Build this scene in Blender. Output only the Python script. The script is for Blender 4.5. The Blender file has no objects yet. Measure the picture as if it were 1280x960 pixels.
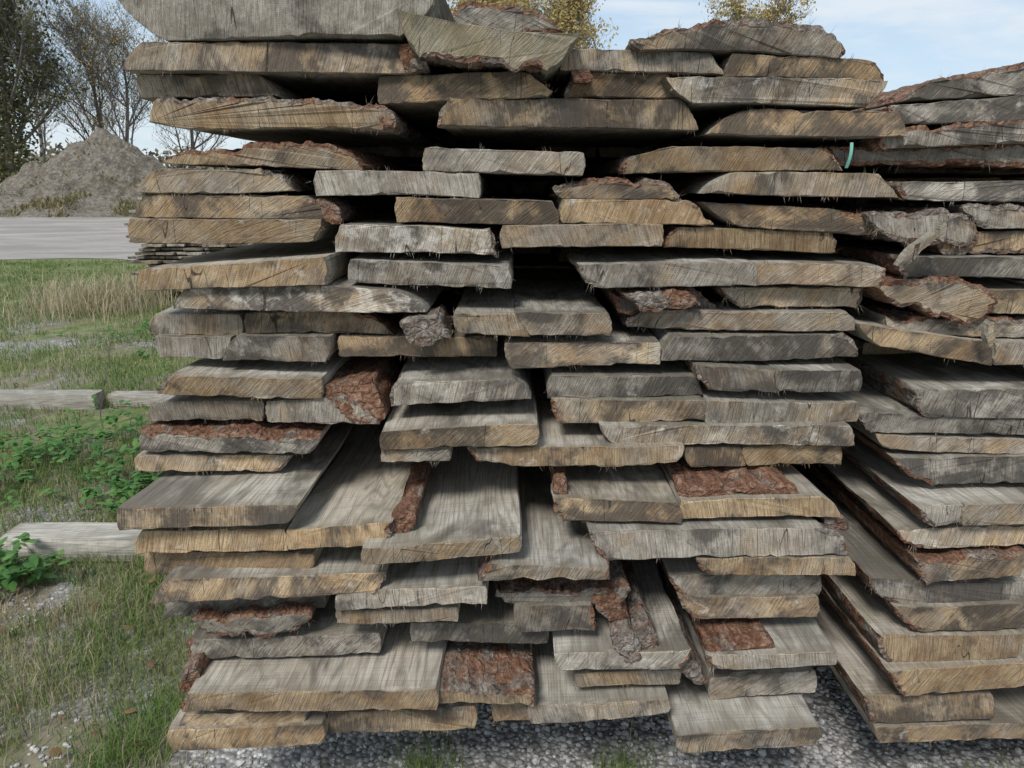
import bpy, math, random
from mathutils import Vector, noise, Matrix
random.seed(7)
R=random.random
def U(a,b): return a+(b-a)*R()
scene=bpy.context.scene
scene.view_settings.view_transform='Standard'
scene.view_settings.look='None'
scene.view_settings.exposure=0
CAMH=1.58; CD=1.73; PITCH=math.radians(15); F=924.0
cP,sP=math.cos(PITCH),math.sin(PITCH)
# survey helper: measured elevation drawing of the stack faces -> metres on the vertical plane y=-d
def face(u,v,d):
    dx=(u-640)/F; dy=(480-v)/F
    t=(CD-d)/(cP+dy*sP)
    return (t*dx, CAMH+t*(dy*cP-sP))
# ---------------------------------------------------------------- materials
def mat(name):
    m=bpy.data.materials.new(name); m.use_nodes=True
    nt=m.node_tree; nt.nodes.clear()
    return m,nt
class N:
    def __init__(s,nt): s.nt=nt
    def node(s,t,**k):
        n=s.nt.nodes.new(t)
        for a,b in k.items(): setattr(n,a,b)
        return n
    def put(s,sock,val):
        if isinstance(val,bpy.types.NodeSocket): s.nt.links.new(val,sock)
        elif val is not None: sock.default_value=val
    def math(s,op,a,b=None,c=None,clamp=False):
        n=s.node('ShaderNodeMath',operation=op); n.use_clamp=clamp
        s.put(n.inputs[0],a); s.put(n.inputs[1],b)
        if c is not None: s.put(n.inputs[2],c)
        return n.outputs[0]
    def vmath(s,op,a,b):
        n=s.node('ShaderNodeVectorMath',operation=op)
        s.put(n.inputs[0],a); s.put(n.inputs[1],b); return n.outputs[0]
    def mapping(s,v,rot=(0,0,0),scale=(1,1,1),loc=(0,0,0)):
        n=s.node('ShaderNodeMapping'); s.put(n.inputs[0],v)
        s.put(n.inputs['Rotation'],rot); s.put(n.inputs['Scale'],scale); s.put(n.inputs['Location'],loc)
        return n.outputs[0]
    def noise(s,v,scale=5,detail=4,rough=.55,dist=0,col=False):
        n=s.node('ShaderNodeTexNoise'); s.put(n.inputs['Vector'],v)
        n.inputs['Scale'].default_value=scale; n.inputs['Detail'].default_value=detail
        n.inputs['Roughness'].default_value=rough; n.inputs['Distortion'].default_value=dist
        return n.outputs['Color' if col else 'Fac']
    def voro(s,v,scale=5,feature='F1',out='Distance'):
        n=s.node('ShaderNodeTexVoronoi',feature=feature); s.put(n.inputs['Vector'],v)
        n.inputs['Scale'].default_value=scale; return n.outputs[out]
    def ramp(s,f,stops):
        n=s.node('ShaderNodeValToRGB'); s.put(n.inputs[0],f)
        e=n.color_ramp.elements
        while len(e)<len(stops): e.new(.5)
        for x,(p,c) in zip(e,stops):
            x.position=p; x.color=(*c,1)
        return n.outputs[0]
    def step(s,f,a,b):
        n=s.node('ShaderNodeMapRange'); n.clamp=True; n.interpolation_type='SMOOTHSTEP'
        s.put(n.inputs[0],f); n.inputs[1].default_value=a; n.inputs[2].default_value=b
        return n.outputs[0]
    def mix(s,f,a,b,blend='MIX'):
        n=s.node('ShaderNodeMix',data_type='RGBA',blend_type=blend)
        n.clamp_factor=True
        s.put(n.inputs[0],f)
        s.put(n.inputs[6],(*a,1) if isinstance(a,tuple) else a)
        s.put(n.inputs[7],(*b,1) if isinstance(b,tuple) else b)
        return n.outputs[2]
    def attr(s,name):
        n=s.node('ShaderNodeAttribute',attribute_type='OBJECT',attribute_name=name); return n.outputs['Fac']
    def bump(s,h,strength=.5,dist=.01,normal=None):
        n=s.node('ShaderNodeBump'); n.inputs['Strength'].default_value=strength
        n.inputs['Distance'].default_value=dist; s.put(n.inputs['Height'],h)
        return n.outputs[0]
    def hsv(s,col,sat,val):
        n=s.node('ShaderNodeHueSaturation'); s.put(n.inputs['Color'],col); s.put(n.inputs['Saturation'],sat); s.put(n.inputs['Value'],val); return n.outputs[0]
    def out(s,col,rough=.85,normal=None,trans=None):
        b=s.node('ShaderNodeBsdfPrincipled'); s.put(b.inputs['Base Color'],(*col,1) if isinstance(col,tuple) else col)
        s.put(b.inputs['Roughness'],rough); b.inputs['Specular IOR Level'].default_value=.25
        if normal is not None: s.put(b.inputs['Normal'],normal)
        o=s.node('ShaderNodeOutputMaterial'); sh=b.outputs[0]
        if trans is not None:
            t=s.node('ShaderNodeBsdfTranslucent'); s.put(t.inputs[0],col if not isinstance(col,tuple) else (*col,1))
            mx=s.node('ShaderNodeMixShader'); mx.inputs[0].default_value=trans
            s.nt.links.new(sh,mx.inputs[1]); s.nt.links.new(t.outputs[0],mx.inputs[2]); sh=mx.outputs[0]
        s.nt.links.new(sh,o.inputs[0])
def objco(n):
    tc=n.node('ShaderNodeTexCoord'); oi=n.node('ShaderNodeObjectInfo')
    r=n.math('MULTIPLY',oi.outputs['Random'],73.0)
    cb=n.node('ShaderNodeCombineXYZ'); n.put(cb.inputs[0],r); n.put(cb.inputs[1],n.math('MULTIPLY',oi.outputs['Random'],31.0)); n.put(cb.inputs[2],r)
    return tc.outputs['Object'], n.vmath('ADD',tc.outputs['Object'],cb.outputs[0]), oi.outputs['Random']
# --- end grain
m_end,nt=mat('sawn_end_grain'); n=N(nt)
raw,co,rnd=objco(n)
ang=n.math('ADD',n.math('MULTIPLY',n.math('FRACT',n.math('MULTIPLY',rnd,17.3)),1.5),.45)
cb=n.node('ShaderNodeCombineXYZ'); n.put(cb.inputs[1],ang)
# gently curved saw strokes
sepr=n.node('ShaderNodeSeparateXYZ'); n.put(sepr.inputs[0],raw)
cur=n.node('ShaderNodeCombineXYZ'); n.put(cur.inputs[2],n.math('MULTIPLY',n.math('MULTIPLY',sepr.outputs[0],sepr.outputs[0]),.9))
rot=n.mapping(n.vmath('ADD',co,cur.outputs[0]),rot=cb.outputs[0])
saw=n.noise(n.mapping(rot,scale=(12,2,270)),1,3,.65)
saw2=n.noise(n.mapping(rot,scale=(30,2,700)),1,1,.6)
mid=n.noise(co,24,4,.65,.2)
fine=n.noise(co,330,2,.7)
bigc=n.noise(co,8,5,.66,.4,True)
sb=n.node('ShaderNodeSeparateColor'); n.put(sb.inputs[0],bigc)
b0,b1,b2=sb.outputs[0],sb.outputs[1],sb.outputs[2]
warmcol=n.mix(n.step(b0,.36,.64),(.31,.195,.098),(.55,.40,.235))
warmcol=n.mix(n.math('MULTIPLY',n.step(mid,.5,.8),.6),warmcol,(.62,.50,.345))
greycol=n.mix(n.step(mid,.3,.7),(.255,.23,.19),(.46,.425,.365))
wf=n.math('ADD',n.attr('warm'),n.math('MULTIPLY',n.math('SUBTRACT',b1,.5),1.7),clamp=True)
col=n.mix(n.step(wf,.18,.9),greycol,warmcol)
zz=n.math('ADD',sepr.outputs[2],.16)
rr=n.math('SQRT',n.math('ADD',n.math('MULTIPLY',sepr.outputs[0],sepr.outputs[0]),n.math('MULTIPLY',zz,zz)))
rr=n.math('ADD',rr,n.math('MULTIPLY',mid,.006))
ring=n.math('SINE',n.math('MULTIPLY',rr,1500.0))
col=n.mix(n.math('MULTIPLY',n.step(ring,-.2,1),.24),col,(.14,.085,.048))
col=n.mix(n.math('MULTIPLY',n.step(saw,.53,.36),.5),col,(.11,.078,.052))
col=n.mix(n.math('MULTIPLY',n.step(saw,.58,.75),.35),col,(.66,.57,.44))
col=n.mix(n.math('MULTIPLY',n.step(saw2,.52,.3),.45),col,(.11,.082,.058))
col=n.mix(n.math('MULTIPLY',n.step(fine,.55,.3),.35),col,(.11,.082,.058))
st=n.math('ADD',n.math('ADD',b2,n.math('MULTIPLY',n.math('SUBTRACT',saw,.5),.4)),n.math('MULTIPLY',n.attr('stain'),.15))
# weather staining gathers along the edges of each end
st=n.math('ADD',st,n.math('MULTIPLY',n.math('ABSOLUTE',sepr.outputs[2]),1.5))
col=n.mix(n.math('MULTIPLY',n.step(st,.56,.73),.85),col,(.058,.050,.043))
pl=n.math('ADD',n.noise(n.mapping(co,loc=(3,5,1)),26,4,.7,.3),n.math('MULTIPLY',n.math('SUBTRACT',n.attr('pale'),.5),.26))
col=n.mix(n.math('MULTIPLY',n.step(pl,.58,.76),.6),col,(.60,.56,.495))
crk=n.math('ABSOLUTE',n.math('SUBTRACT',n.noise(n.mapping(co,loc=(9,2,4),scale=(20,2,1.6)),1,1,.4),.5))
ck=n.math('MULTIPLY',n.step(crk,.004,.0008),n.step(b0,.48,.6))
col=n.mix(n.math('MULTIPLY',ck,.85),col,(.03,.022,.015))
col=n.mix(n.attr('moss'),col,n.mix(mid,(.10,.11,.05),(.27,.25,.16)))
vv=n.math('ADD',n.math('MULTIPLY',n.math('FRACT',n.math('MULTIPLY',rnd,91.7)),.55),.74)
col=n.hsv(col,1.0,vv)
h=n.math('ADD',saw,n.math('MULTIPLY',saw2,.6))
h=n.math('SUBTRACT',n.math('ADD',h,n.math('MULTIPLY',fine,.3)),n.math('MULTIPLY',ck,1.2))
n.out(col,.9,n.bump(h,.9,.0042))
# --- sawn face
m_face,nt=mat('weathered_sawn_face'); n=N(nt)
raw,co,rnd=objco(n)
gx=n.noise(n.mapping(co,scale=(6,.8,6)),1,1,.5,.2)
fig=n.math('SINE',n.math('MULTIPLY',gx,150.0))
fib=n.noise(n.mapping(co,scale=(330,8,330)),1,3,.65)
fib2=n.noise(n.mapping(co,scale=(70,2.2,70)),1,3,.65)
bigc=n.noise(n.mapping(co,scale=(6,2.5,6)),1,4,.66,.4,True)
sb=n.node('ShaderNodeSeparateColor'); n.put(sb.inputs[0],bigc)
cross=n.noise(n.mapping(co,rot=(0,0,.12),scale=(4,170,4)),1,1,.6)
col=n.mix(n.step(sb.outputs[0],.34,.66),(.29,.27,.23),(.55,.52,.46))
col=n.mix(n.math('MULTIPLY',n.step(n.math('ADD',n.attr('warm'),n.math('SUBTRACT',sb.outputs[1],.5)),.35,1.1),.4),col,(.46,.355,.22))
col=n.mix(n.math('MULTIPLY',n.step(fig,.0,1.0),.42),col,(.18,.155,.12))
col=n.mix(n.math('MULTIPLY',n.step(fib,.5,.33),.6),col,(.14,.12,.095))
col=n.mix(n.math('MULTIPLY',n.step(fib2,.55,.75),.4),col,(.64,.61,.55))
col=n.mix(n.math('MULTIPLY',n.step(cross,.5,.3),.25),col,(.17,.15,.12))
st=n.math('ADD',sb.outputs[2],n.math('MULTIPLY',n.attr('stain'),.14))
col=n.mix(n.math('MULTIPLY',n.step(st,.54,.70),.75),col,(.085,.074,.06))
sepr=n.node('ShaderNodeSeparateXYZ'); n.put(sepr.inputs[0],raw)
col=n.mix(n.math('MULTIPLY',n.step(n.math('ADD',sepr.outputs[1],n.math('MULTIPLY',fib2,-.06)),.012,-.03),.5),col,(.16,.13,.09))
col=n.mix(n.math('MULTIPLY',n.step(n.noise(co,9,2,.6),.55,.75),.3),col,(.19,.195,.12))
col=n.mix(n.attr('moss'),col,(.13,.13,.06))
h=n.math('ADD',n.math('MULTIPLY',fib,.8),n.math('ADD',n.math('MULTIPLY',cross,.4),n.math('MULTIPLY',fib2,.8)))
n.out(col,.85,n.bump(h,.7,.004))
# --- bark
m_bark,nt=mat('pine_bark'); n=N(nt)
raw,co,rnd=objco(n)
w=n.vmath('ADD',co,n.mapping(n.noise(co,22,2,.6,0,True),scale=(.03,.05,.03)))
rg=n.noise(n.mapping(w,scale=(95,12,95)),1,4,.65)
rg2=n.noise(n.mapping(w,scale=(260,34,260)),1,2,.6)
v2=n.voro(n.mapping(w,scale=(42,11,42)),1,'DISTANCE_TO_EDGE')
nz=n.noise(co,38,4,.7,.3)
bg=n.noise(co,14,3,.6,.3)
t=n.math('ADD',n.math('MULTIPLY',rg,.5),n.math('MULTIPLY',nz,.5))
red=n.ramp(t,[(.3,(.055,.030,.020)),(.46,(.165,.078,.046)),(.56,(.27,.155,.10)),(.70,(.42,.32,.25))])
gry=n.ramp(t,[(.3,(.05,.04,.034)),(.46,(.15,.12,.098)),(.56,(.27,.235,.20)),(.70,(.48,.44,.39))])
col=n.mix(n.step(n.math('ADD',bg,n.math('MULTIPLY',n.math('SUBTRACT',rnd,.5),.25)),.42,.6),red,gry)
col=n.mix(n.math('MULTIPLY',n.step(v2,.05,.0),.35),col,(.05,.03,.022))
col=n.mix(n.math('MULTIPLY',n.step(rg2,.5,.3),.5),col,(.055,.036,.026))
n.out(col,.92,n.bump(n.math('ADD',n.math('ADD',n.math('MULTIPLY',n.step(v2,0,.15),.4),rg),n.math('ADD',nz,n.math('MULTIPLY',rg2,.4))),.9,.009))
# ---------------------------------------------------------------- helpers
def newobj(name,verts,faces,mats,mi=None,smooth=None,parent=None,loc=(0,0,0)):
    me=bpy.data.meshes.new(name); me.from_pydata(verts,[],faces)
    for m in mats: me.materials.append(m)
    if mi is not None: me.polygons.foreach_set('material_index',mi)
    if smooth is True: me.polygons.foreach_set('use_smooth',[True]*len(faces))
    elif smooth: me.polygons.foreach_set('use_smooth',smooth)
    me.update()
    o=bpy.data.objects.new(name,me); scene.collection.objects.link(o); o.location=loc
    if parent: o.parent=parent
    return o
def empty(name):
    e=bpy.data.objects.new(name,None); scene.collection.objects.link(e); e.empty_display_size=.1; return e
bcount=[0]
def board_xz(P,d,warm,bark='',L=4.2,stain=.5,pale=0.,moss=0.,parent=None,name='board',yaw=None,pitch=0.,roll=0.,lod=1.0,cup=0.):
    cx=sum(p[0] for p in P)/len(P); cz=sum(p[1] for p in P)/len(P)
    P=[(p[0]-cx,p[1]-cz) for p in P]
    hh=max(p[1] for p in P)-min(p[1] for p in P)
    x0=min(p[0] for p in P); x1=max(p[0] for p in P)
    hw=(x1-x0)/2
    sd=Vector((U(0,99),U(0,99),U(0,99)))
    pts=[];nor=[];isb=[]
    k=len(P)
    anyb=False
    for i in range(k):
        a=Vector(P[i]); b=Vector(P[(i+1)%k]); e=b-a; ln=e.length
        if ln<1e-5: continue
        nn=Vector((-e.y,e.x))/ln
        if abs(nn.x)>.3: tag='R' if nn.x>0 else 'L'
        else: tag='T' if nn.y>0 else 'B'
        bk=('A' in bark) or (tag in bark); anyb|=bk
        step=(.006 if bk else (.007 if tag in'LR' else .014))*lod
        m=max(1,int(ln/step))
        bulge=(.09*ln if tag in 'LR' else 0)
        for j in range(m):
            s=j/m
            p=a+e*s+nn*bulge*4*s*(1-s)
            pts.append(p); nor.append(nn); isb.append(bk)
    M=len(pts)
    nn2=[]
    for i in range(M):
        q=nor[i]+nor[i-1]; nn2.append(q.normalized() if q.length>1e-4 else nor[i])
    ys=[0,.004,.012]
    s=.012; fs=(.013 if anyb else .05)*lod
    while s<.65: s+=fs*(1+s*2); ys.append(s)
    while s<L-.4: s+=.35; ys.append(s)
    ys=[y for y in ys if y<L*.97]+[L]
    t1=U(-.06,.06); t2=U(-.16,.16)
    verts=[];faces=[];mi=[];sm=[]
    ph=U(0,9)
    for j,y in enumerate(ys):
        sx=1+.02*math.sin(y*1.7+ph)-.02*math.sin(ph)
        fade=max(0,1-y/.1)
        for i in range(M):
            p=pts[i]; b=isb[i] or isb[i-1]
            if b:
                q=Vector((p.x*42,y*9,p.y*42))+sd
                a=noise.noise(q)*.006+abs(noise.noise(q*2.3))*.006+noise.noise(q*.25)*.006
                a-=max(0,noise.noise(q*.5+Vector((7,7,7)))-.10)*.022
                if y<.03: a+=noise.noise(q*3)*.003
            else:
                q=Vector((p.x*30,y*6,p.y*30))+sd
                a=noise.noise(q)*.0016+noise.noise(q*.3)*.0022*min(1,lod)
                if y<.01:
                    a+=noise.noise(Vector((p.x*110,p.y*110,1))+sd)*.002-max(0,noise.noise(Vector((p.x*28,p.y*28,5))+sd)-.22)*.014
                if nn2[i].x*nn2[i].x>.1: a+=noise.noise(q*.5)*.005+noise.noise(Vector((p.x*120,y*30,p.y*120))+sd)*.0015
            x=p.x*sx+nn2[i].x*a; z=p.y+nn2[i].y*a+cup*((p.x/hw)**2-.4)
            yy=y+fade*(t1*p.x+t2*p.y)
            if j==0:
                yy+=noise.noise(Vector((p.x*90,p.y*90,3))+sd)*(.005 if b else .003)
            verts.append((x,yy,z))
    for j in range(len(ys)-1):
        for i in range(M):
            i2=(i+1)%M
            faces.append((j*M+i,j*M+i2,(j+1)*M+i2,(j+1)*M+i)); mi.append(2 if isb[i] else 1); sm.append(isb[i])
    # end caps
    base=len(verts)
    for i in range(M): verts.append(verts[i])
    r1=len(verts)
    for i in range(M):
        x,yy,z=verts[i]; b=isb[i] or isb[i-1]
        tx=min(max(x,x0+hh*.6),x1-hh*.6) if x1-x0>hh*1.3 else 0
        v=Vector((tx-x,cup*((tx/hw)**2-.4)-z)); l=v.length+1e-6
        ins=min((.0095+.008*noise.noise(Vector((x*50,z*50,1))+sd)) if b else .0014,l*.5)
        verts.append((x+v.x/l*ins,yy-(.003 if b else .0012),z+v.y/l*ins))
    for i in range(M):
        i2=(i+1)%M
        faces.append((base+i2,base+i,r1+i,r1+i2)); mi.append(2 if isb[i] else 0); sm.append(False)
    faces.append(tuple(r1+i for i in range(M-1,-1,-1))); mi.append(2 if name=='bark_piece' else 0); sm.append(False)
    lb=(len(ys)-1)*M
    faces.append(tuple(lb+i for i in range(M))); mi.append(0); sm.append(False)
    # torn fibres along the end edges, in little bunches
    if lod<=1 and L>1:
        for _ in range(int(U(2,9))):
            i0=random.randrange(M)
            for _ in range(int(U(2,10))):
                i=(i0+random.choice((-1,0,0,1)))%M
                if nn2[i].y>.5 and R()<.5: continue
                x,yy,z=verts[base+i]; l=U(.003,.018)*(1.6 if isb[i] else 1); w=U(.0002,.0008); x+=U(-.006,.006)
                dn=Vector((nn2[i].x*.6+U(-.6,.6),-U(.1,.5),nn2[i].y+U(-.5,.3))).normalized()*l
                k0=len(verts); y0=yy+.002
                verts+= [(x-w,y0,z),(x+w,y0,z),(x+dn.x,y0+dn.y,z+dn.z)]
                faces.append((k0,k0+1,k0+2)); mi.append(0); sm.append(False)
    bcount[0]+=1
    o=newobj(name+'_%d'%bcount[0],verts,faces,[m_end,m_face,m_bark],mi,sm,parent,(cx,-d,cz))
    o.rotation_euler=(pitch,roll,U(-.018,.018) if yaw is None else yaw)
    o['warm']=float(warm); o['stain']=float(stain); o['pale']=float(pale); o['moss']=float(moss)
    return o
def B(co,d,warm,bark='',**k):
    p=[(co[i],co[i+1]) for i in range(0,len(co),2)]
    d=d/100
    k.setdefault('stain',U(0,1)); k.setdefault('pale',U(0,.6)); k.setdefault('roll',U(-.009,.009))
    if len(p)==4 and p[1][0]-p[0][0]>120: k.setdefault('cup',U(-.005,.004))
    return board_xz([face(u,v,d) for u,v in p],d,warm+U(-.28,.16),bark,**k)
# ---------------------------------------------------------------- main stack
S=empty('lumber_stack')
main=[
([135,-15,552,-15,500,44,205,50],5,.15,'',{}),
([497,12,560,26,640,40,725,42,712,64,680,92,600,82,525,70],8,.3,'B',dict(moss=.4,stain=.3)),
([558,20,600,3,650,7,702,38,640,44,570,44],-25,.3,'A',{}),
([180,54,498,52,532,80,520,92,157,90],3,.5,'R',{}),
([172,93,318,93,352,121,174,122],0,.7,'',{}),
([195,120,380,122,465,132,495,150,488,163,430,160,240,162,178,152],2,.65,'RT',{}),
([472,93,640,90,690,116,684,122,473,129],2,.9,'',{}),
([562,122,850,124,875,163,548,158],2,.6,'L',{}),
([715,90,835,92,850,122,707,122],-2,.7,'L',{}),
([705,60,885,65,905,93,700,88],0,.4,'',{}),
([788,50,830,38,890,27,950,25,1020,35,1062,62,1060,72,960,66,870,62,800,62],2,.5,'TLR',{}),
([915,68,1090,74,1110,100,908,95],0,.8,'R',{}),
([832,95,1112,100,1085,134,868,128],3,.5,'',{}),
([940,135,1120,140,1130,172,885,168],2,.8,'',{}),
([198,205,240,190,320,180,400,180,460,205,455,212,330,208],0,.6,'TLR',{}),
([200,210,325,212,372,241,170,241],0,.7,'R',{}),
([397,213,598,215,598,246,397,244],3,.3,'',{}),
([530,185,730,190,728,219,530,214],2,.4,'',{}),
([790,195,840,183,1030,184,1055,213,780,216],1,.8,'LR',{}),
([915,215,1100,216,1125,247,880,243],3,.5,'',{}),
([692,235,740,224,810,223,850,245,848,250,694,248],1,.6,'TLR',{}),
([180,243,385,245,422,270,418,275,165,272],0,.8,'R',{}),
([165,273,400,275,392,303,165,304],2,.6,'',{}),
([496,247,690,251,700,281,497,278],3,.8,'',{}),
([704,250,865,250,895,281,703,279],2,1.05,'R',dict(stain=0)),
([880,252,1050,262,1098,285,1096,295,925,283],1,1.05,'R',{}),
([428,280,610,287,620,318,420,315],6,.5,'R',dict(pale=1.0,stain=.3)),
([628,281,828,280,827,308,628,310],4,.8,'',{}),
([845,283,1040,290,1050,318,830,308],0,1.05,'LR',{}),
([172,337,405,322,408,356,172,363],9,.95,'',dict(stain=.1)),
([437,325,637,331,640,361,437,354],6,.4,'',dict(pale=.8)),
([722,330,942,328,943,356,750,361],6,.35,'L',{}),
([944,329,1108,332,1098,358,944,356],5,.6,'R',{}),
([232,360,400,357,495,362,533,388,470,390,215,388],8,.45,'',dict(pale=.8,stain=1.)),
([765,366,860,362,895,388,775,390],0,.4,'A',{}),
([900,358,1085,360,1070,384,935,383],1,.8,'LR',{}),
([195,392,300,392,305,419,185,420],2,.6,'',{}),
([307,390,440,391,495,417,307,416],3,.7,'R',{}),
([568,391,642,392,663,421,572,417],9,.5,'',{}),
([645,391,763,390,762,420,664,419],9,.7,'',{}),
([800,388,1055,389,1070,414,785,412],3,.5,'L',{}),
([195,421,290,421,277,449,200,447],4,.25,'',{}),
([295,420,412,421,408,452,280,450],6,.3,'',{}),
([425,419,620,422,620,447,425,445],3,.9,'',{}),
([632,428,825,428,825,455,640,460],7,.4,'',{}),
([840,420,1055,418,1078,448,825,451],5,.15,'R',{}),
([216,468,402,474,402,500,196,493],10,.65,'L',{}),
([190,500,327,501,328,527,187,525],7,.5,'',{}),
([332,503,430,495,478,522,475,529,332,529],9,.4,'R',{}),
([492,480,640,472,665,497,490,508],10,.25,'L',{}),
([690,468,870,470,880,495,685,498],7,.2,'',dict(stain=.9)),
([868,456,970,463,970,490,885,487],9,.4,'L',{}),
([972,463,1077,463,1075,490,972,490],9,.4,'',{}),
([478,537,672,531,672,558,478,561],15,.6,'',{}),
([476,562,562,561,562,576,476,577],14,.6,'',{}),
([690,500,880,499,880,525,700,531],9,.65,'L',{}),
([885,498,1075,506,1073,530,882,531],9,.6,'',dict(pale=.8)),
([750,531,1060,531,1070,557,768,556],11,.65,'',dict(pale=.7)),
([857,558,925,558,933,583,862,585],9,.85,'',{}),
([927,557,1052,557,1052,580,935,581],9,1.1,'',dict(stain=0)),
([583,562,855,556,845,575,790,582,640,583,600,577],13,.85,'L',dict(pale=.5)),
([178,540,402,543,385,568,172,565],11,.2,'T',dict(pale=.5)),
([170,568,362,571,345,590,172,588],9,.6,'R',{}),
([150,634,372,632,358,656,152,661],26,.7,'',dict(cup=0)),
([358,663,492,652,482,681,360,687],24,.9,'R',dict(cup=0)),
([175,664,355,662,360,688,170,692],23,.85,'',dict(cup=0)),
([455,683,650,672,650,694,455,705],28,.9,'',dict(stain=.1,cup=.002)),
([615,703,760,712,768,726,598,725],27,.5,'LR',{}),
([690,625,845,625,850,650,704,654],19,.8,'L',{}),
([852,625,1030,620,1050,645,852,649],19,.85,'',{}),
([738,662,1030,662,1066,688,1064,693,760,697],22,.3,'LR',{}),
([872,697,1060,695,1068,718,890,722],22,.8,'L',{}),
([178,694,393,688,390,713,182,720],20,.8,'',{}),
([205,724,482,718,466,742,195,752],25,.9,'R',{}),
([420,742,608,730,608,752,420,765],25,.65,'',{}),
([420,766,572,757,572,774,420,782],23,.6,'',{}),
([215,738,400,735,405,762,208,767],17,.4,'',{}),
([615,738,785,733,780,755,640,756],19,.4,'TLR',{}),
([835,718,1025,715,1025,744,860,745],16,.3,'L',{}),
([850,746,1022,745,1020,770,872,775],17,.7,'L',{}),
([240,768,388,764,384,785,335,798,270,796],20,.5,'A',{}),
([240,800,475,790,475,818,237,825],17,.25,'L',{}),
([232,868,545,860,545,885,228,891],28,.9,'L',dict(cup=.001)),
([230,892,385,889,380,906,225,909],24,.7,'',dict(cup=0)),
([210,910,402,906,402,932,216,938],25,.85,'',dict(cup=0)),
([412,890,593,880,593,912,412,920],22,.8,'',{}),
([525,866,668,862,664,878,535,881],27,.5,'TLR',{}),
([513,780,680,778,685,803,515,803],18,.1,'',dict(stain=1.1)),
([643,760,740,757,742,785,650,790],21,.6,'R',{}),
([692,818,862,812,852,836,700,838],25,.5,'R',{}),
([615,874,663,872,665,900,618,903],22,.8,'',{}),
([718,840,850,838,850,857,722,858],22,.75,'',{}),
([662,880,838,877,838,895,664,903],25,.75,'',{}),
([885,822,1046,812,1044,830,895,840],24,.6,'L',{}),
([888,845,1018,838,1020,866,888,875],17,.4,'',{}),
([845,915,1025,908,1025,934,850,942],27,.35,'',{}),
]
for co,d,w,b,k in main: B(co,d,w,b,parent=S,**k)
# loose bark still clinging to the planks
for co,d,L in [([492,642,518,640,516,664,494,670],22,.42),([768,800,792,792,800,826,782,831],25,.6),([792,790,812,786,822,820,806,828],24,.5),
  ([845,824,866,826,884,855,862,850],22,.6),([850,608,985,604,1000,620,855,624],17,.28),
  ([405,482,462,478,480,522,450,530,415,505],9,.3),([500,402,545,393,562,422,522,434],10,.15),
  ([400,250,422,262,424,278,405,272],3,.2),([528,858,640,852,668,864,540,868],24,.3),
  ([470,130,494,142,494,160,478,162],3,.2),([715,90,735,88,742,100,718,102],3,.1),([226,838,244,832,250,852,228,866],22,.5),
  ([780,368,850,362,880,382,800,388],6,.3),([694,604,706,600,710,622,698,640],16,.3),([878,806,960,800,972,822,895,832],22,.26),
  ([740,745,765,742,785,772,762,778],20,.55),([500,55,528,66,534,86,510,90],4,.25),([1030,640,1046,642,1062,664,1040,662],17,.4)]:
    B(co,d,.4,'A',L=L,parent=S,name='bark_piece')
# filler planks added inside the pile to block light through the gaps
z=.10
while z<1.82:
    x=-.68+U(-.05,.05)
    while x<.55:
        w=U(.16,.34); t=U(.038,.048)
        if x+w>.74: w=.74-x
        x2=x+w; 
        if w>.06: board_xz([(x,z+t),(x2,z+t),(x2+U(-.02,.02),z),(x+U(-.02,.02),z)],-U(.65,1.3),U(.2,.8),'',L=3.0,parent=S,name='filler_board',lod=2.5)
        x=x2+U(.002,.03)
    z+=.056
# ---------------------------------------------------------------- right stack
S2=empty('lumber_stack')
dk=dict(stain=1.)
right=[
([1180,97,1320,76,1320,112,1130,127],-2,.15,'LT',dk),
([1112,133,1320,116,1320,146,1122,157],0,.1,'L',dk),
([1100,162,1320,149,1320,177,1104,185],0,.3,'TL',dk),
([1040,184,1320,180,1320,208,1050,205],-4,.4,'A',{}),
([1122,228,1320,225,1320,253,1128,250],2,.0,'L',dk),
([1082,268,1180,262,1230,290,1215,308,1130,305],3,.4,'A',{}),
([1205,256,1320,258,1320,286,1232,286],2,.75,'LT',{}),
([1170,290,1320,288,1320,315,1180,316],1,.85,'LB',{}),
([1125,320,1320,322,1320,350,1132,346],4,.0,'L',dk),
([1090,355,1180,348,1250,378,1215,406,1140,385],5,.4,'A',{}),
([1190,360,1320,362,1320,392,1202,394],3,.8,'L',{}),
([1110,396,1320,398,1320,424,1110,418],2,.6,'T',{}),
([1072,406,1238,428,1240,457,1100,432],6,.85,'',{}),
([1243,428,1320,428,1320,456,1243,456],6,.8,'',{}),
([1150,488,1320,485,1320,520,1160,523],8,.1,'L',dk),
([1075,515,1320,525,1320,546,1092,541],7,.3,'L',{}),
([1098,546,1320,548,1320,568,1108,564],7,.5,'',{}),
([1120,574,1320,570,1320,600,1165,605],9,.2,'L',dk),
([1148,634,1205,630,1200,654,1168,658],17,.5,'L',{}),
([1207,630,1320,628,1320,655,1202,656],17,.5,'',{}),
([1120,660,1320,658,1320,680,1150,684],15,.75,'L',{}),
([1142,697,1282,690,1276,720,1160,728],17,.6,'LT',{}),
([1080,722,1320,730,1320,752,1118,752],15,.3,'L',dk),
([1118,758,1320,755,1290,786,1150,790],17,.65,'L',{}),
([1098,796,1278,792,1270,820,1112,831],18,.7,'L',{}),
([1108,834,1320,828,1320,855,1130,868],20,.9,'L',{}),
([1080,870,1240,868,1240,898,1092,904],18,.7,'L',{}),
([1092,905,1320,905,1320,926,1100,926],18,.85,'',{}),
]
for co,d,w,b,k in right:
    c2=list(co)
    # planks continue beyond the picture edge
    for i in range(0,len(c2),2):
        if c2[i]==1320: c2[i]=1300+20*((i*7+len(main))%5)
    B(c2,d,w,b,parent=S2,yaw=U(0,.012),**k)
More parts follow.
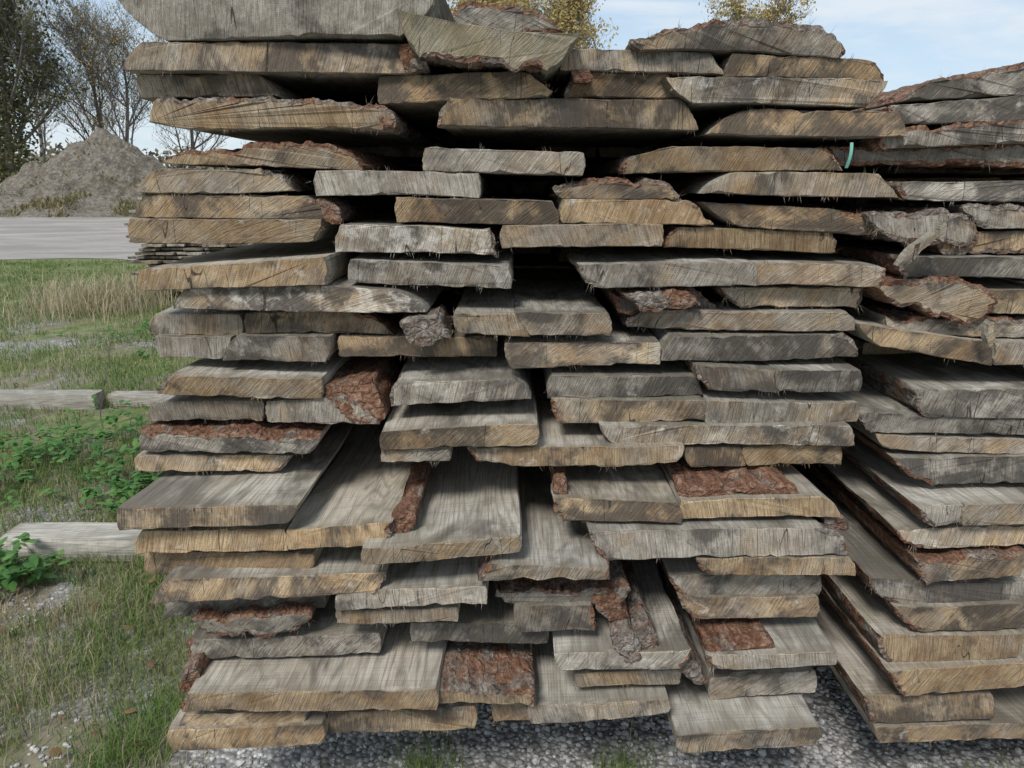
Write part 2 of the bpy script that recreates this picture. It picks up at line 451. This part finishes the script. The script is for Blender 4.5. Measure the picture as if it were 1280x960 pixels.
z=.10
while z<1.78:
    xx=1.42+U(-.04,.06)
    for _ in range(3):
        w=U(.2,.3); t=.047
        board_xz([(xx,z+t),(xx+w,z+t),(xx+w-.02,z),(xx+U(0,.03),z)],U(-.02,.15),U(.3,.9),'',L=4.0,parent=S2,name='board',lod=2)
        xx+=w+.01
    board_xz([(.99,z+t),(1.4,z+t),(1.4,z),(.99,z)],-U(.25,.6),U(.3,.9),'',L=3.4,parent=S2,name='filler_board',lod=2)
    z+=.056
# torn splinters hanging off the second pile
for co in ([1122,333,1168,290,1172,294,1128,336],[1172,300,1180,278,1184,280,1178,303],[1234,415,1238,402,1241,404,1240,436]):
    B(co,12,.6,'',L=.02,parent=S2,name='splinter',pitch=.1)
# long beams lying on the ground
def beam(name,x0,x1,y0,y1,z0,z1,yawv=0,parent=None):
    o=board_xz([(-(y1-y0)/2,z1),((y1-y0)/2,z1),((y1-y0)/2,z0),(-(y1-y0)/2,z0)],0,-.6,'',L=x1-x0,stain=-.4,pale=.6,yaw=0,name='timber',lod=1.001)
    o.name=name; o.rotation_euler=(0,0,-math.pi/2+yawv); o.location=(x0,(y0+y1)/2,(z0+z1)/2); return o
beam('timber_beam',-2.24,1.9,1.19,1.36,-.01,.098,.01)
beam('timber_beam',-3.9,-3.03,3.42,3.56,-.01,.12,0)
beam('timber_beam',-3.0,1.9,3.55,3.65,-.01,.085,-.01)
# strap
m_strap,nt=mat('green_strap'); n=N(nt); n.out((.14,.36,.28),.4)
a=face(1066,178,.06); b=face(1059,210,.06)
sv=[];sf=[]
for i in range(7):
    s=i/6; x=a[0]+(b[0]-a[0])*s; zq=a[1]+(b[1]-a[1])*s; y=-.055-.008*math.sin(s*3.1)
    sv+=[(x-.003,y,zq),(x+.003,y-.001,zq),(x+.003,y+.001,zq),(x-.003,y+.002,zq)]
for i in range(6):
    for j in range(4):
        k=i*4; sf.append((k+j,k+(j+1)%4,k+4+(j+1)%4,k+4+j))
newobj('packing_strap',sv,sf,[m_strap])
# ---------------------------------------------------------------- distant stack behind
S3=empty('lumber_stack')
z=.12
while z<1.62:
    x=-5.30+U(-.14,.14)
    for _ in range(6):
        w=U(.2,.35)
        board_xz([(x,z+.034),(x+w,z+.034),(x+w-.01,z),(x+.01,z)],-8.8+U(-.1,.1),U(0,.7),'',L=4,parent=S3,lod=3)
        x+=w+.01
    z+=.058
# ---------------------------------------------------------------- ground
def dens(x,y):
    return noise.noise(Vector((x*1.1,y*1.1,7)))+.5*noise.noise(Vector((x*4,y*4,2)))
m_g,nt=mat('grassy_ground'); n=N(nt)
g=n.node('ShaderNodeNewGeometry'); pos=g.outputs['Position']
sp=n.node('ShaderNodeSeparateXYZ'); n.put(sp.inputs[0],pos)
nb=n.noise(pos,1.1,4,.6,.4); nf=n.noise(pos,30,4,.7); nm=n.noise(pos,6,4,.65)
dirt=n.mix(nf,(.11,.09,.065),(.30,.26,.20))
grass=n.mix(n.step(nm,.35,.65),(.08,.115,.035),(.19,.205,.085))
grass=n.mix(n.step(nf,.55,.85),grass,(.33,.30,.18))
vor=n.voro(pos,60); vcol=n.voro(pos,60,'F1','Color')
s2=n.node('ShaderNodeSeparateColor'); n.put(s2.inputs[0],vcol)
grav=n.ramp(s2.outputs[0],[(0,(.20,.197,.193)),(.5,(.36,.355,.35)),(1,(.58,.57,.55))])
grav=n.mix(n.math('MULTIPLY',n.step(vor,.3,.65),.6),grav,(.11,.10,.09))  # shade between the stones, painted into the colour at the cell gaps
xb=n.math('ADD',sp.outputs[0],n.math('MULTIPLY',n.math('SUBTRACT',nb,.5),1.2))
gm=n.step(xb,-1.15,-.75)
gm=n.math('MAXIMUM',gm,n.math('MULTIPLY',n.step(nb,.54,.60),.8))
farm=n.step(sp.outputs[1],6,9)
col=n.mix(n.step(nb,.42,.56),grass,dirt)
col=n.mix(farm,col,grass)
gmf=n.math('MULTIPLY',gm,n.math('SUBTRACT',1.0,farm))
col=n.mix(gmf,col,grav)
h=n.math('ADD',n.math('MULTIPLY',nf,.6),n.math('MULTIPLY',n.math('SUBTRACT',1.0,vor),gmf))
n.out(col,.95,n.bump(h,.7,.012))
gv=[];gf=[]
def axis(lo,hi):
    a=[]; 
    x=0.
    while x<hi: a.append(x); x+=.12 if x<6 else (1 if x<20 else (6 if x<120 else 120))
    a.append(hi); b=[]; x=-.12
    while x>lo: b.append(x); x-=.12 if x>-6 else (1 if x>-20 else (6 if x>-120 else 120))
    b.append(lo); return b[::-1]+a
def gz(x,y):
    if y>14: return -.03
    return (noise.noise(Vector((x*1.3,y*1.3,0)))*.025+noise.noise(Vector((x*6,y*6,3)))*.008)*(1 if abs(x)<6 and abs(y)<6 else .3)-.02
xs=axis(-900,900); yl=axis(-300,1500)
for y in yl:
    for x in xs: gv.append((x,y,gz(x,y)))
nx=len(xs)
for j in range(len(yl)-1):
    for i in range(nx-1): gf.append((j*nx+i,j*nx+i+1,(j+1)*nx+i+1,(j+1)*nx+i))
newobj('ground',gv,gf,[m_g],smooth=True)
# gravel yard road
m_r,nt=mat('compacted_gravel'); n=N(nt)
g=n.node('ShaderNodeNewGeometry'); pos=g.outputs['Position']
a=n.noise(n.mapping(pos,scale=(.25,.5,1)),1,5,.7,.6); b=n.noise(pos,7,4,.75)
col=n.mix(n.step(a,.35,.65),(.26,.235,.21),(.38,.35,.315)); col=n.mix(n.math('MULTIPLY',n.step(b,.45,.75),.4),col,(.18,.155,.135))
n.out(col,.95,n.bump(b,.5,.03))
rv=[];rf=[];nn_=180
for i in range(nn_+1):
    x=-90+i*1.0
    rv.append((x,15.0+noise.noise(Vector((x*.35,0,0)))*1.3+noise.noise(Vector((x*1.3,4,0)))*.5,-.02)); rv.append((x,38+noise.noise(Vector((x*.2,5,0)))*2,-.02))
for i in range(nn_): rf.append((2*i,2*i+2,2*i+3,2*i+1))
newobj('gravel_road',rv,rf,[m_r])
# ---------------------------------------------------------------- mound
m_m,nt=mat('rubble_soil'); n=N(nt)
g=n.node('ShaderNodeNewGeometry'); pos=g.outputs['Position']
a=n.noise(pos,.9,5,.7,.3); b=n.noise(pos,4,5,.8)
col=n.mix(n.step(a,.35,.65),(.19,.16,.12),(.31,.27,.215)); col=n.mix(n.math('MULTIPLY',n.step(b,.5,.62),.7),col,(.43,.40,.36))
col=n.mix(n.math('MULTIPLY',n.step(b,.47,.36),.6),col,(.09,.075,.058))
n.out(col,.95,n.bump(b,.9,.4))
mpts=[]
def mound(name,cx,cy,rx,ry,h,seed,sharp=1.15):
    v=[];f=[];n1=130;n2=80
    for j in range(n2+1):
        for i in range(n1+1):
            x=-1.25+2.5*i/n1; y=-1.25+2.5*j/n2
            r=math.hypot(x,y)
            z=max(0,1-r)**sharp*h
            q=Vector((x*2.2+seed,y*2.2,seed))
            k=min(1,max(0,(1.2-r)*2))
            z+=k*(noise.noise(q)*.20*h+noise.noise(q*3)*.12*h+noise.noise(q*8)*.06*h+abs(noise.noise(q*19))*.05*h)
            v.append((cx+x*rx,cy+y*ry,z-.12))
            if z>.1: mpts.append(v[-1])
    for j in range(n2):
        for i in range(n1):
            a=j*(n1+1)+i; f.append((a,a+1,a+n1+2,a+n1+1))
    return newobj(name,v,f,[m_m])
mound('gravel_mound',-26.5,48,8.5,7,5.2,3.1)
nm_=len(mpts)
mound('soil_mound',-33,44,9,6,2.2,8.3,1)
mound('soil_mound',-17.5,50,10,6,2.6,5.3,1)
mound('soil_mound',-24,41,4.5,3,1.1,9.3,1)
# ---------------------------------------------------------------- foliage materials
def leafmat(name,c1,c2,c3,tr=.3,rough=.6):
    m,nt=mat(name); n=N(nt); g=n.node('ShaderNodeNewGeometry')
    col=n.ramp(g.outputs['Random Per Island'],[(0,c1),(.5,c2),(1,c3)])
    col=n.mix(n.math('MULTIPLY',n.step(n.noise(g.outputs['Position'],1.3,2),.42,.62),.5),col,c3)
    n.out(col,rough,None,tr); return m
m_grass=leafmat('grass_blades',(.07,.15,.027),(.125,.23,.048),(.27,.29,.12),.35)
m_dry=leafmat('dry_grass',(.42,.35,.21),(.29,.23,.14),(.52,.46,.31),.3)
m_weed=leafmat('weed_leaves',(.05,.13,.03),(.08,.19,.048),(.14,.27,.07),.3)
m_fall=leafmat('fallen_leaf',(.18,.09,.045),(.26,.15,.07),(.12,.065,.04),.2)
m_yel=leafmat('autumn_leaves',(.50,.38,.12),(.38,.29,.10),(.55,.42,.16),.4)
m_dkg=leafmat('ivy_leaves',(.05,.065,.025),(.09,.10,.04),(.17,.15,.06),.25)
m_hedge=leafmat('hedge_leaves',(.13,.115,.08),(.20,.17,.11),(.25,.23,.155),.2)
m_mw=leafmat('mound_weeds',(.20,.16,.085),(.12,.125,.055),(.30,.24,.13),.2)
m_br,nt=mat('tree_bark'); n=N(nt); n.out((.17,.15,.135),.9)
# ---------------------------------------------------------------- grass
def blades(name,m,count,area,hl,wd,cond):
    v=[];f=[]
    c=0;tries=0
    while c<count and tries<count*8:
        tries+=1
        x,y=area()
        if not cond(x,y): continue
        c+=1
        z=gz(x,y)
        dist=math.hypot(x,y+1.7)
        h=U(*hl)*(1+.6*noise.noise(Vector((x*3,y*3,9)))); w=wd*(.6+dist*.2)*U(.6,1.2); a=U(0,6.283); lean=U(.1,1.0)*h
        dx,dy=math.cos(a),math.sin(a); b=a+1.57+U(-.5,.5); wx,wy=math.cos(b)*w,math.sin(b)*w
        k=len(v)
        v+=[(x-wx,y-wy,z),(x+wx,y+wy,z),(x+dx*lean*.35-wx*.8,y+dy*lean*.35-wy*.8,z+h*.6),(x+dx*lean*.35+wx*.8,y+dy*lean*.35+wy*.8,z+h*.6),(x+dx*lean,y+dy*lean,z+h*(1-.25*lean/h))]
        f+=[(k,k+1,k+3,k+2),(k+2,k+3,k+4)]
    return newobj(name,v,f,[m])
def area_left():
    y=-.5+ (R()**1.8)*15.2
    half=.72*(y+2.2)
    return (-half-.3+U(0,1)*(half-.35) , y)
blades('grass',m_grass,78000,area_left,(.02,.09),.0014,lambda x,y: not(x>-.98 and y<4.6) and dens(x,y)+U(-.3,.3)+(.12 if y>1.0 else -.16)>0)
blades('dry_grass',m_dry,26000,area_left,(.02,.09),.0011,lambda x,y: not(x>-.85 and y<4.6) and dens(x+9,y)+U(-.3,.3)>-.02 and (y<1.0 or R()<.4))
def area_front(): 
    return random.choice([(.3,-.02),(-.25,.0),(.75,-.12),(1.35,-.08),(-.5,-.1),(-.95,-.1),(.15,-.2),(.25,-.22),(1.1,-.15)])
def af():
    c=area_front(); return (c[0]+random.gauss(0,.05),c[1]+random.gauss(0,.035))
blades('grass_tuft',m_grass,1700,af,(.03,.11),.0014,lambda x,y:True)
blades('dry_grass_tuft',m_dry,1300,lambda:(-5.5+random.gauss(0,.5),8.2+random.gauss(0,.6)),(.15,.6),.0018,lambda x,y:True)
# ---------------------------------------------------------------- gravel
m_st,nt=mat('stone'); n=N(nt); g=n.node('ShaderNodeNewGeometry')
col=n.ramp(g.outputs['Random Per Island'],[(0,(.26,.26,.265)),(.4,(.43,.43,.43)),(.7,(.50,.47,.44)),(1,(.72,.71,.70))])
col=n.mix(n.math('MULTIPLY',n.noise(g.outputs['Position'],120,3,.7),.4),col,(.22,.21,.195)); n.out(col,.8)
ico=[(0,0,1)]+[(.894*math.cos(i*1.2566),.894*math.sin(i*1.2566),.447) for i in range(5)]+[(.894*math.cos(i*1.2566+.628),.894*math.sin(i*1.2566+.628),-.447) for i in range(5)]+[(0,0,-1)]
icf=[(0,1+i,1+(i+1)%5) for i in range(5)]+[(1+i,6+i,1+(i+1)%5) for i in range(5)]+[(1+(i+1)%5,6+i,6+(i+1)%5) for i in range(5)]+[(11,6+(i+1)%5,6+i) for i in range(5)]
v=[];f=[]
for _ in range(18000):
    x=U(-2.0,2.2); y=-.6+R()*1.5
    if x<-.8 and (R()<.5 or dens(x,y)>.0): continue
    r=U(.003,.010)*(1.5 if R()<.14 else 1); a=U(0,6.28); ca,sa=math.cos(a),math.sin(a); ex,ey,ez=U(.7,1.3),U(.7,1.2),U(.45,.8)
    z=gz(x,y)+r*.3; k=len(v)
    for p in ico:
        j=U(.8,1.15); px,py,pz=p[0]*ex*r*j,p[1]*ey*r*j,p[2]*ez*r*j
        v.append((x+px*ca-py*sa,y+px*sa+py*ca,z+pz))
    f+=[tuple(k+q for q in t) for t in icf]
newobj('gravel',v,f,[m_st])
# ---------------------------------------------------------------- weeds / fallen leaves
def leaves(name,m,items):
    v=[];f=[]
    for (x,y,z,l,w,a,el) in items:
        d=Vector((math.cos(a)*math.cos(el),math.sin(a)*math.cos(el),math.sin(el))); s=Vector((-math.sin(a),math.cos(a),0)); u=d.cross(s)
        o=Vector((x,y,z)); k=len(v)
        for t,ww in ((0,.08),(.25,.8),(.5,1),(.78,.65),(1,.05)):
            c=o+d*l*t-Vector((0,0,1))*l*.35*t*t
            v+= [tuple(c-s*w*ww*.5-u*w*.12*ww),tuple(c),tuple(c+s*w*ww*.5-u*w*.12*ww)]
        for i in range(4):
            q=k+i*3; f+=[(q,q+1,q+4,q+3),(q+1,q+2,q+5,q+4)]
    return newobj(name,v,f,[m],smooth=True)
def weed(cx,cy,sx,sy,nst):
    it=[]
    for _ in range(nst):
        x=cx+random.gauss(0,sx); y=cy+random.gauss(0,sy); h=U(.04,.2)
        for q in range(8):
            it.append((x+U(-.02,.02),y+U(-.02,.02),gz(x,y)+h*U(.5,1),U(.03,.08),U(.02,.04),U(0,6.28),U(-.1,.9)))
    return leaves('nettle_weed',m_weed,it)
weed(-1.85,2.0,.22,.25,170); weed(-2.15,1.0,.12,.08,40); weed(-2.7,2.6,.25,.3,60)
weed(-3.6,6,.4,.5,50); weed(-3.0,1.9,.3,.2,40)
it=[]
for _ in range(170):
    y=U(-.2,5); x=-U(.95,1)-U(0,1)*.7*(y+1.2)
    it.append((x,y,gz(x,y)+.02+U(0,.03),U(.02,.05),U(.015,.035),U(0,6.28),U(-.3,.4)))
leaves('fallen_leaves',m_fall,it)
# weeds growing on the mounds
v=[];f=[]
for q in range(6000):
    p=random.choice(mpts[nm_:] if q%4 else mpts)
    if noise.noise(Vector((p[0]*.5,p[1]*.5,p[2])))<-.05: continue
    for _ in range(3):
        c=Vector(p)+Vector((U(-.25,.25),U(-.25,.25),U(0,.35))); s=U(.05,.2)
        a=Vector((U(-.6,.6),U(-.6,.6),1)).normalized()*s; b=Vector((U(-1,1),U(-1,1),0)).normalized()*s*.35; k=len(v)
        v+=[tuple(c-a),tuple(c+b),tuple(c+a),tuple(c-b)]; f.append((k,k+1,k+2,k+3))
newobj('mound_weeds',v,f,[m_mw])
# ---------------------------------------------------------------- trees
def tree(name,loc,h,leafm=None,nleaf=0,ls=.12,spread=1.,trunk=.22,lowleaf=0.,thin=.010):
    v=[];f=[];tips=[]
    def tube(p,q,r1,r2,sides):
        d=(q-p).normalized(); a=d.orthogonal().normalized(); b=d.cross(a); k=len(v)
        for pp,r in((p,r1),(q,r2)):
            for i in range(sides):
                t=6.2832*i/sides; v.append(tuple(pp+a*math.cos(t)*r+b*math.sin(t)*r))
        for i in range(sides): f.append((k+i,k+(i+1)%sides,k+sides+(i+1)%sides,k+sides+i))
    def grow(p,d,r,l,lev):
        ns=7 if lev==0 else (5 if lev<3 else 3)
        for i in range(ns):
            d2=(d+Vector((U(-1,1),U(-1,1),U(-.4,.8)))*(.1 if lev==0 else .22)).normalized()
            q=p+d2*l/ns; r2=max(thin*.7,r*(1-.8/ns) if i<ns-1 else r*.4)
            tube(p,q,r,r2,6 if lev<2 else 3)
            if lev<4 and (lev>0 or i>=1):
                for _ in range(2 if lev in(0,1,2) else random.choice((1,1,2))):
                    side=Vector((U(-1,1),U(-1,1),U(-.1,.7))).normalized()
                    nd=(d2*.75+side*.85*spread).normalized()
                    grow(q,nd,max(thin,r2*.55),l*U(.38,.58)*(1.0 if lev else .9*(1.25-i/ns*.7)),lev+1)
            if lev>=2: tips.append(q)
            p=q;d=d2;r=r2
    grow(Vector((0,0,-.2)),Vector((U(-.05,.05),0,1)),trunk,h*.85,0)
    root=empty(name); root.location=loc
    newobj('trunk_and_limbs',v,f,[m_br],parent=root)
    if nleaf:
        lv=[];lf=[]
        for _ in range(nleaf):
            if R()<lowleaf: c=Vector((random.gauss(0,1.1),random.gauss(0,1.1),U(0,h*.85)))
            else: c=random.choice(tips)+Vector((random.gauss(0,.2),random.gauss(0,.2),random.gauss(0,.2)))
            a=Vector((U(-1,1),U(-1,1),U(-1,1))).normalized()*ls*U(.5,1.2); b=a.orthogonal().normalized()*ls*.6; k=len(lv)
            lv+=[tuple(c-a),tuple(c+b),tuple(c+a),tuple(c-b)]; lf.append((k,k+1,k+2,k+3))
        newobj('leaves',lv,lf,[leafm],parent=root)
    return root
tree('ash_tree',(-38,56,0),17,m_dkg,13000,.16,.8,.35,.5)
tree('birch_tree',(-33,60,0),14,m_yel,1400,.11)
tree('birch_tree',(-30,58,0),12.5,m_yel,1900,.10)
tree('birch_tree',(-27.2,63,0),13,m_yel,1200,.1)
tree('birch_tree',(-41,66,0),16,m_yel,700,.12)
tree('maple_tree',(-1.6,50,0),13.6,m_yel,9000,.15,1.1)
tree('maple_tree',(3.4,54,0),14.4,m_yel,9000,.15,1.1)
tree('maple_tree',(15.5,56,0),13.3,m_yel,6000,.15,1.1)
v=[];f=[]
for _ in range(42000):
    x=U(-90,90); y=78+U(-3,3); top=4.2+4.0*abs(noise.noise(Vector((x*.12,1,1))))+2.2*noise.noise(Vector((x*.7,3,1)))
    z=(R()**.8)*max(.8,top); s=U(.1,.36)
    a=Vector((U(-1,1),U(-1,1),U(-1,1))).normalized()*s; b=a.orthogonal().normalized()*s*.7; c=Vector((x,y,z)); k=len(v)
    v+=[tuple(c-a),tuple(c+b),tuple(c+a),tuple(c-b)]; f.append((k,k+1,k+2,k+3))
newobj('hedgerow',v,f,[m_hedge])
# dead stem
v=[];f=[]
def stem(p,d,nseg,r):
    for i in range(nseg):
        q=p+(d+Vector((U(-.3,.3),U(-.3,.3),0))).normalized()*.045
        k=len(v)
        for pp in(p,q):
            for t in range(3): v.append((pp.x+r*math.cos(t*2.09),pp.y+r*math.sin(t*2.09),pp.z))
        for t in range(3): f.append((k+t,k+(t+1)%3,k+3+(t+1)%3,k+3+t))
        if r>.0025 and i%3==2: stem(q,Vector((U(-1,1),U(-1,1),1.2)),4,.002)
        p=q
stem(Vector((-2.75,3.0,0)),Vector((.25,0,1)),14,.0045)
newobj('dead_weed_stem',v,f,[m_br])
# ---------------------------------------------------------------- world + sun
SE,SR=48,205
w=bpy.data.worlds.new('World'); scene.world=w; w.use_nodes=True
nt=w.node_tree; nt.nodes.clear(); n=N(nt)
sky=n.node('ShaderNodeTexSky',sky_type='NISHITA'); sky.sun_disc=False; sky.sun_elevation=math.radians(SE); sky.sun_rotation=math.radians(SR)
sky.dust_density=.6; sky.air_density=1.0
tc=n.node('ShaderNodeTexCoord')
cl=n.noise(n.mapping(tc.outputs['Generated'],scale=(1.5,1.5,7),loc=(.3,0,.2)),2.0,5,.58,.3)
skyc=n.mix(.65,sky.outputs[0],(3.5,4.6,5.7))
col=n.mix(n.math('ADD',n.math('MULTIPLY',n.step(cl,.44,.66),.6),.15),skyc,(5.6,5.9,6.2))
bg=n.node('ShaderNodeBackground'); n.put(bg.inputs[0],col); bg.inputs[1].default_value=.15
o=n.node('ShaderNodeOutputWorld'); nt.links.new(bg.outputs[0],o.inputs[0])
sl=bpy.data.lights.new('sun','SUN'); sl.energy=3.1; sl.angle=math.radians(15); sl.color=(1,.965,.91)
so=bpy.data.objects.new('sun',sl); scene.collection.objects.link(so)
e=math.radians(SE); a=math.radians(SR)
dirv=-Vector((math.sin(a)*math.cos(e),math.cos(a)*math.cos(e),math.sin(e)))
so.rotation_euler=dirv.to_track_quat('-Z','Y').to_euler()
# ---------------------------------------------------------------- camera
cam=bpy.data.cameras.new('camera'); cam.sensor_width=36; cam.lens=36*F/1280; cam.clip_end=3000; cam.clip_start=.05
co=bpy.data.objects.new('camera',cam); scene.collection.objects.link(co)
co.location=(0,-CD,CAMH); co.rotation_euler=(math.radians(75),0,0)
scene.camera=co
print('boards',bcount[0])
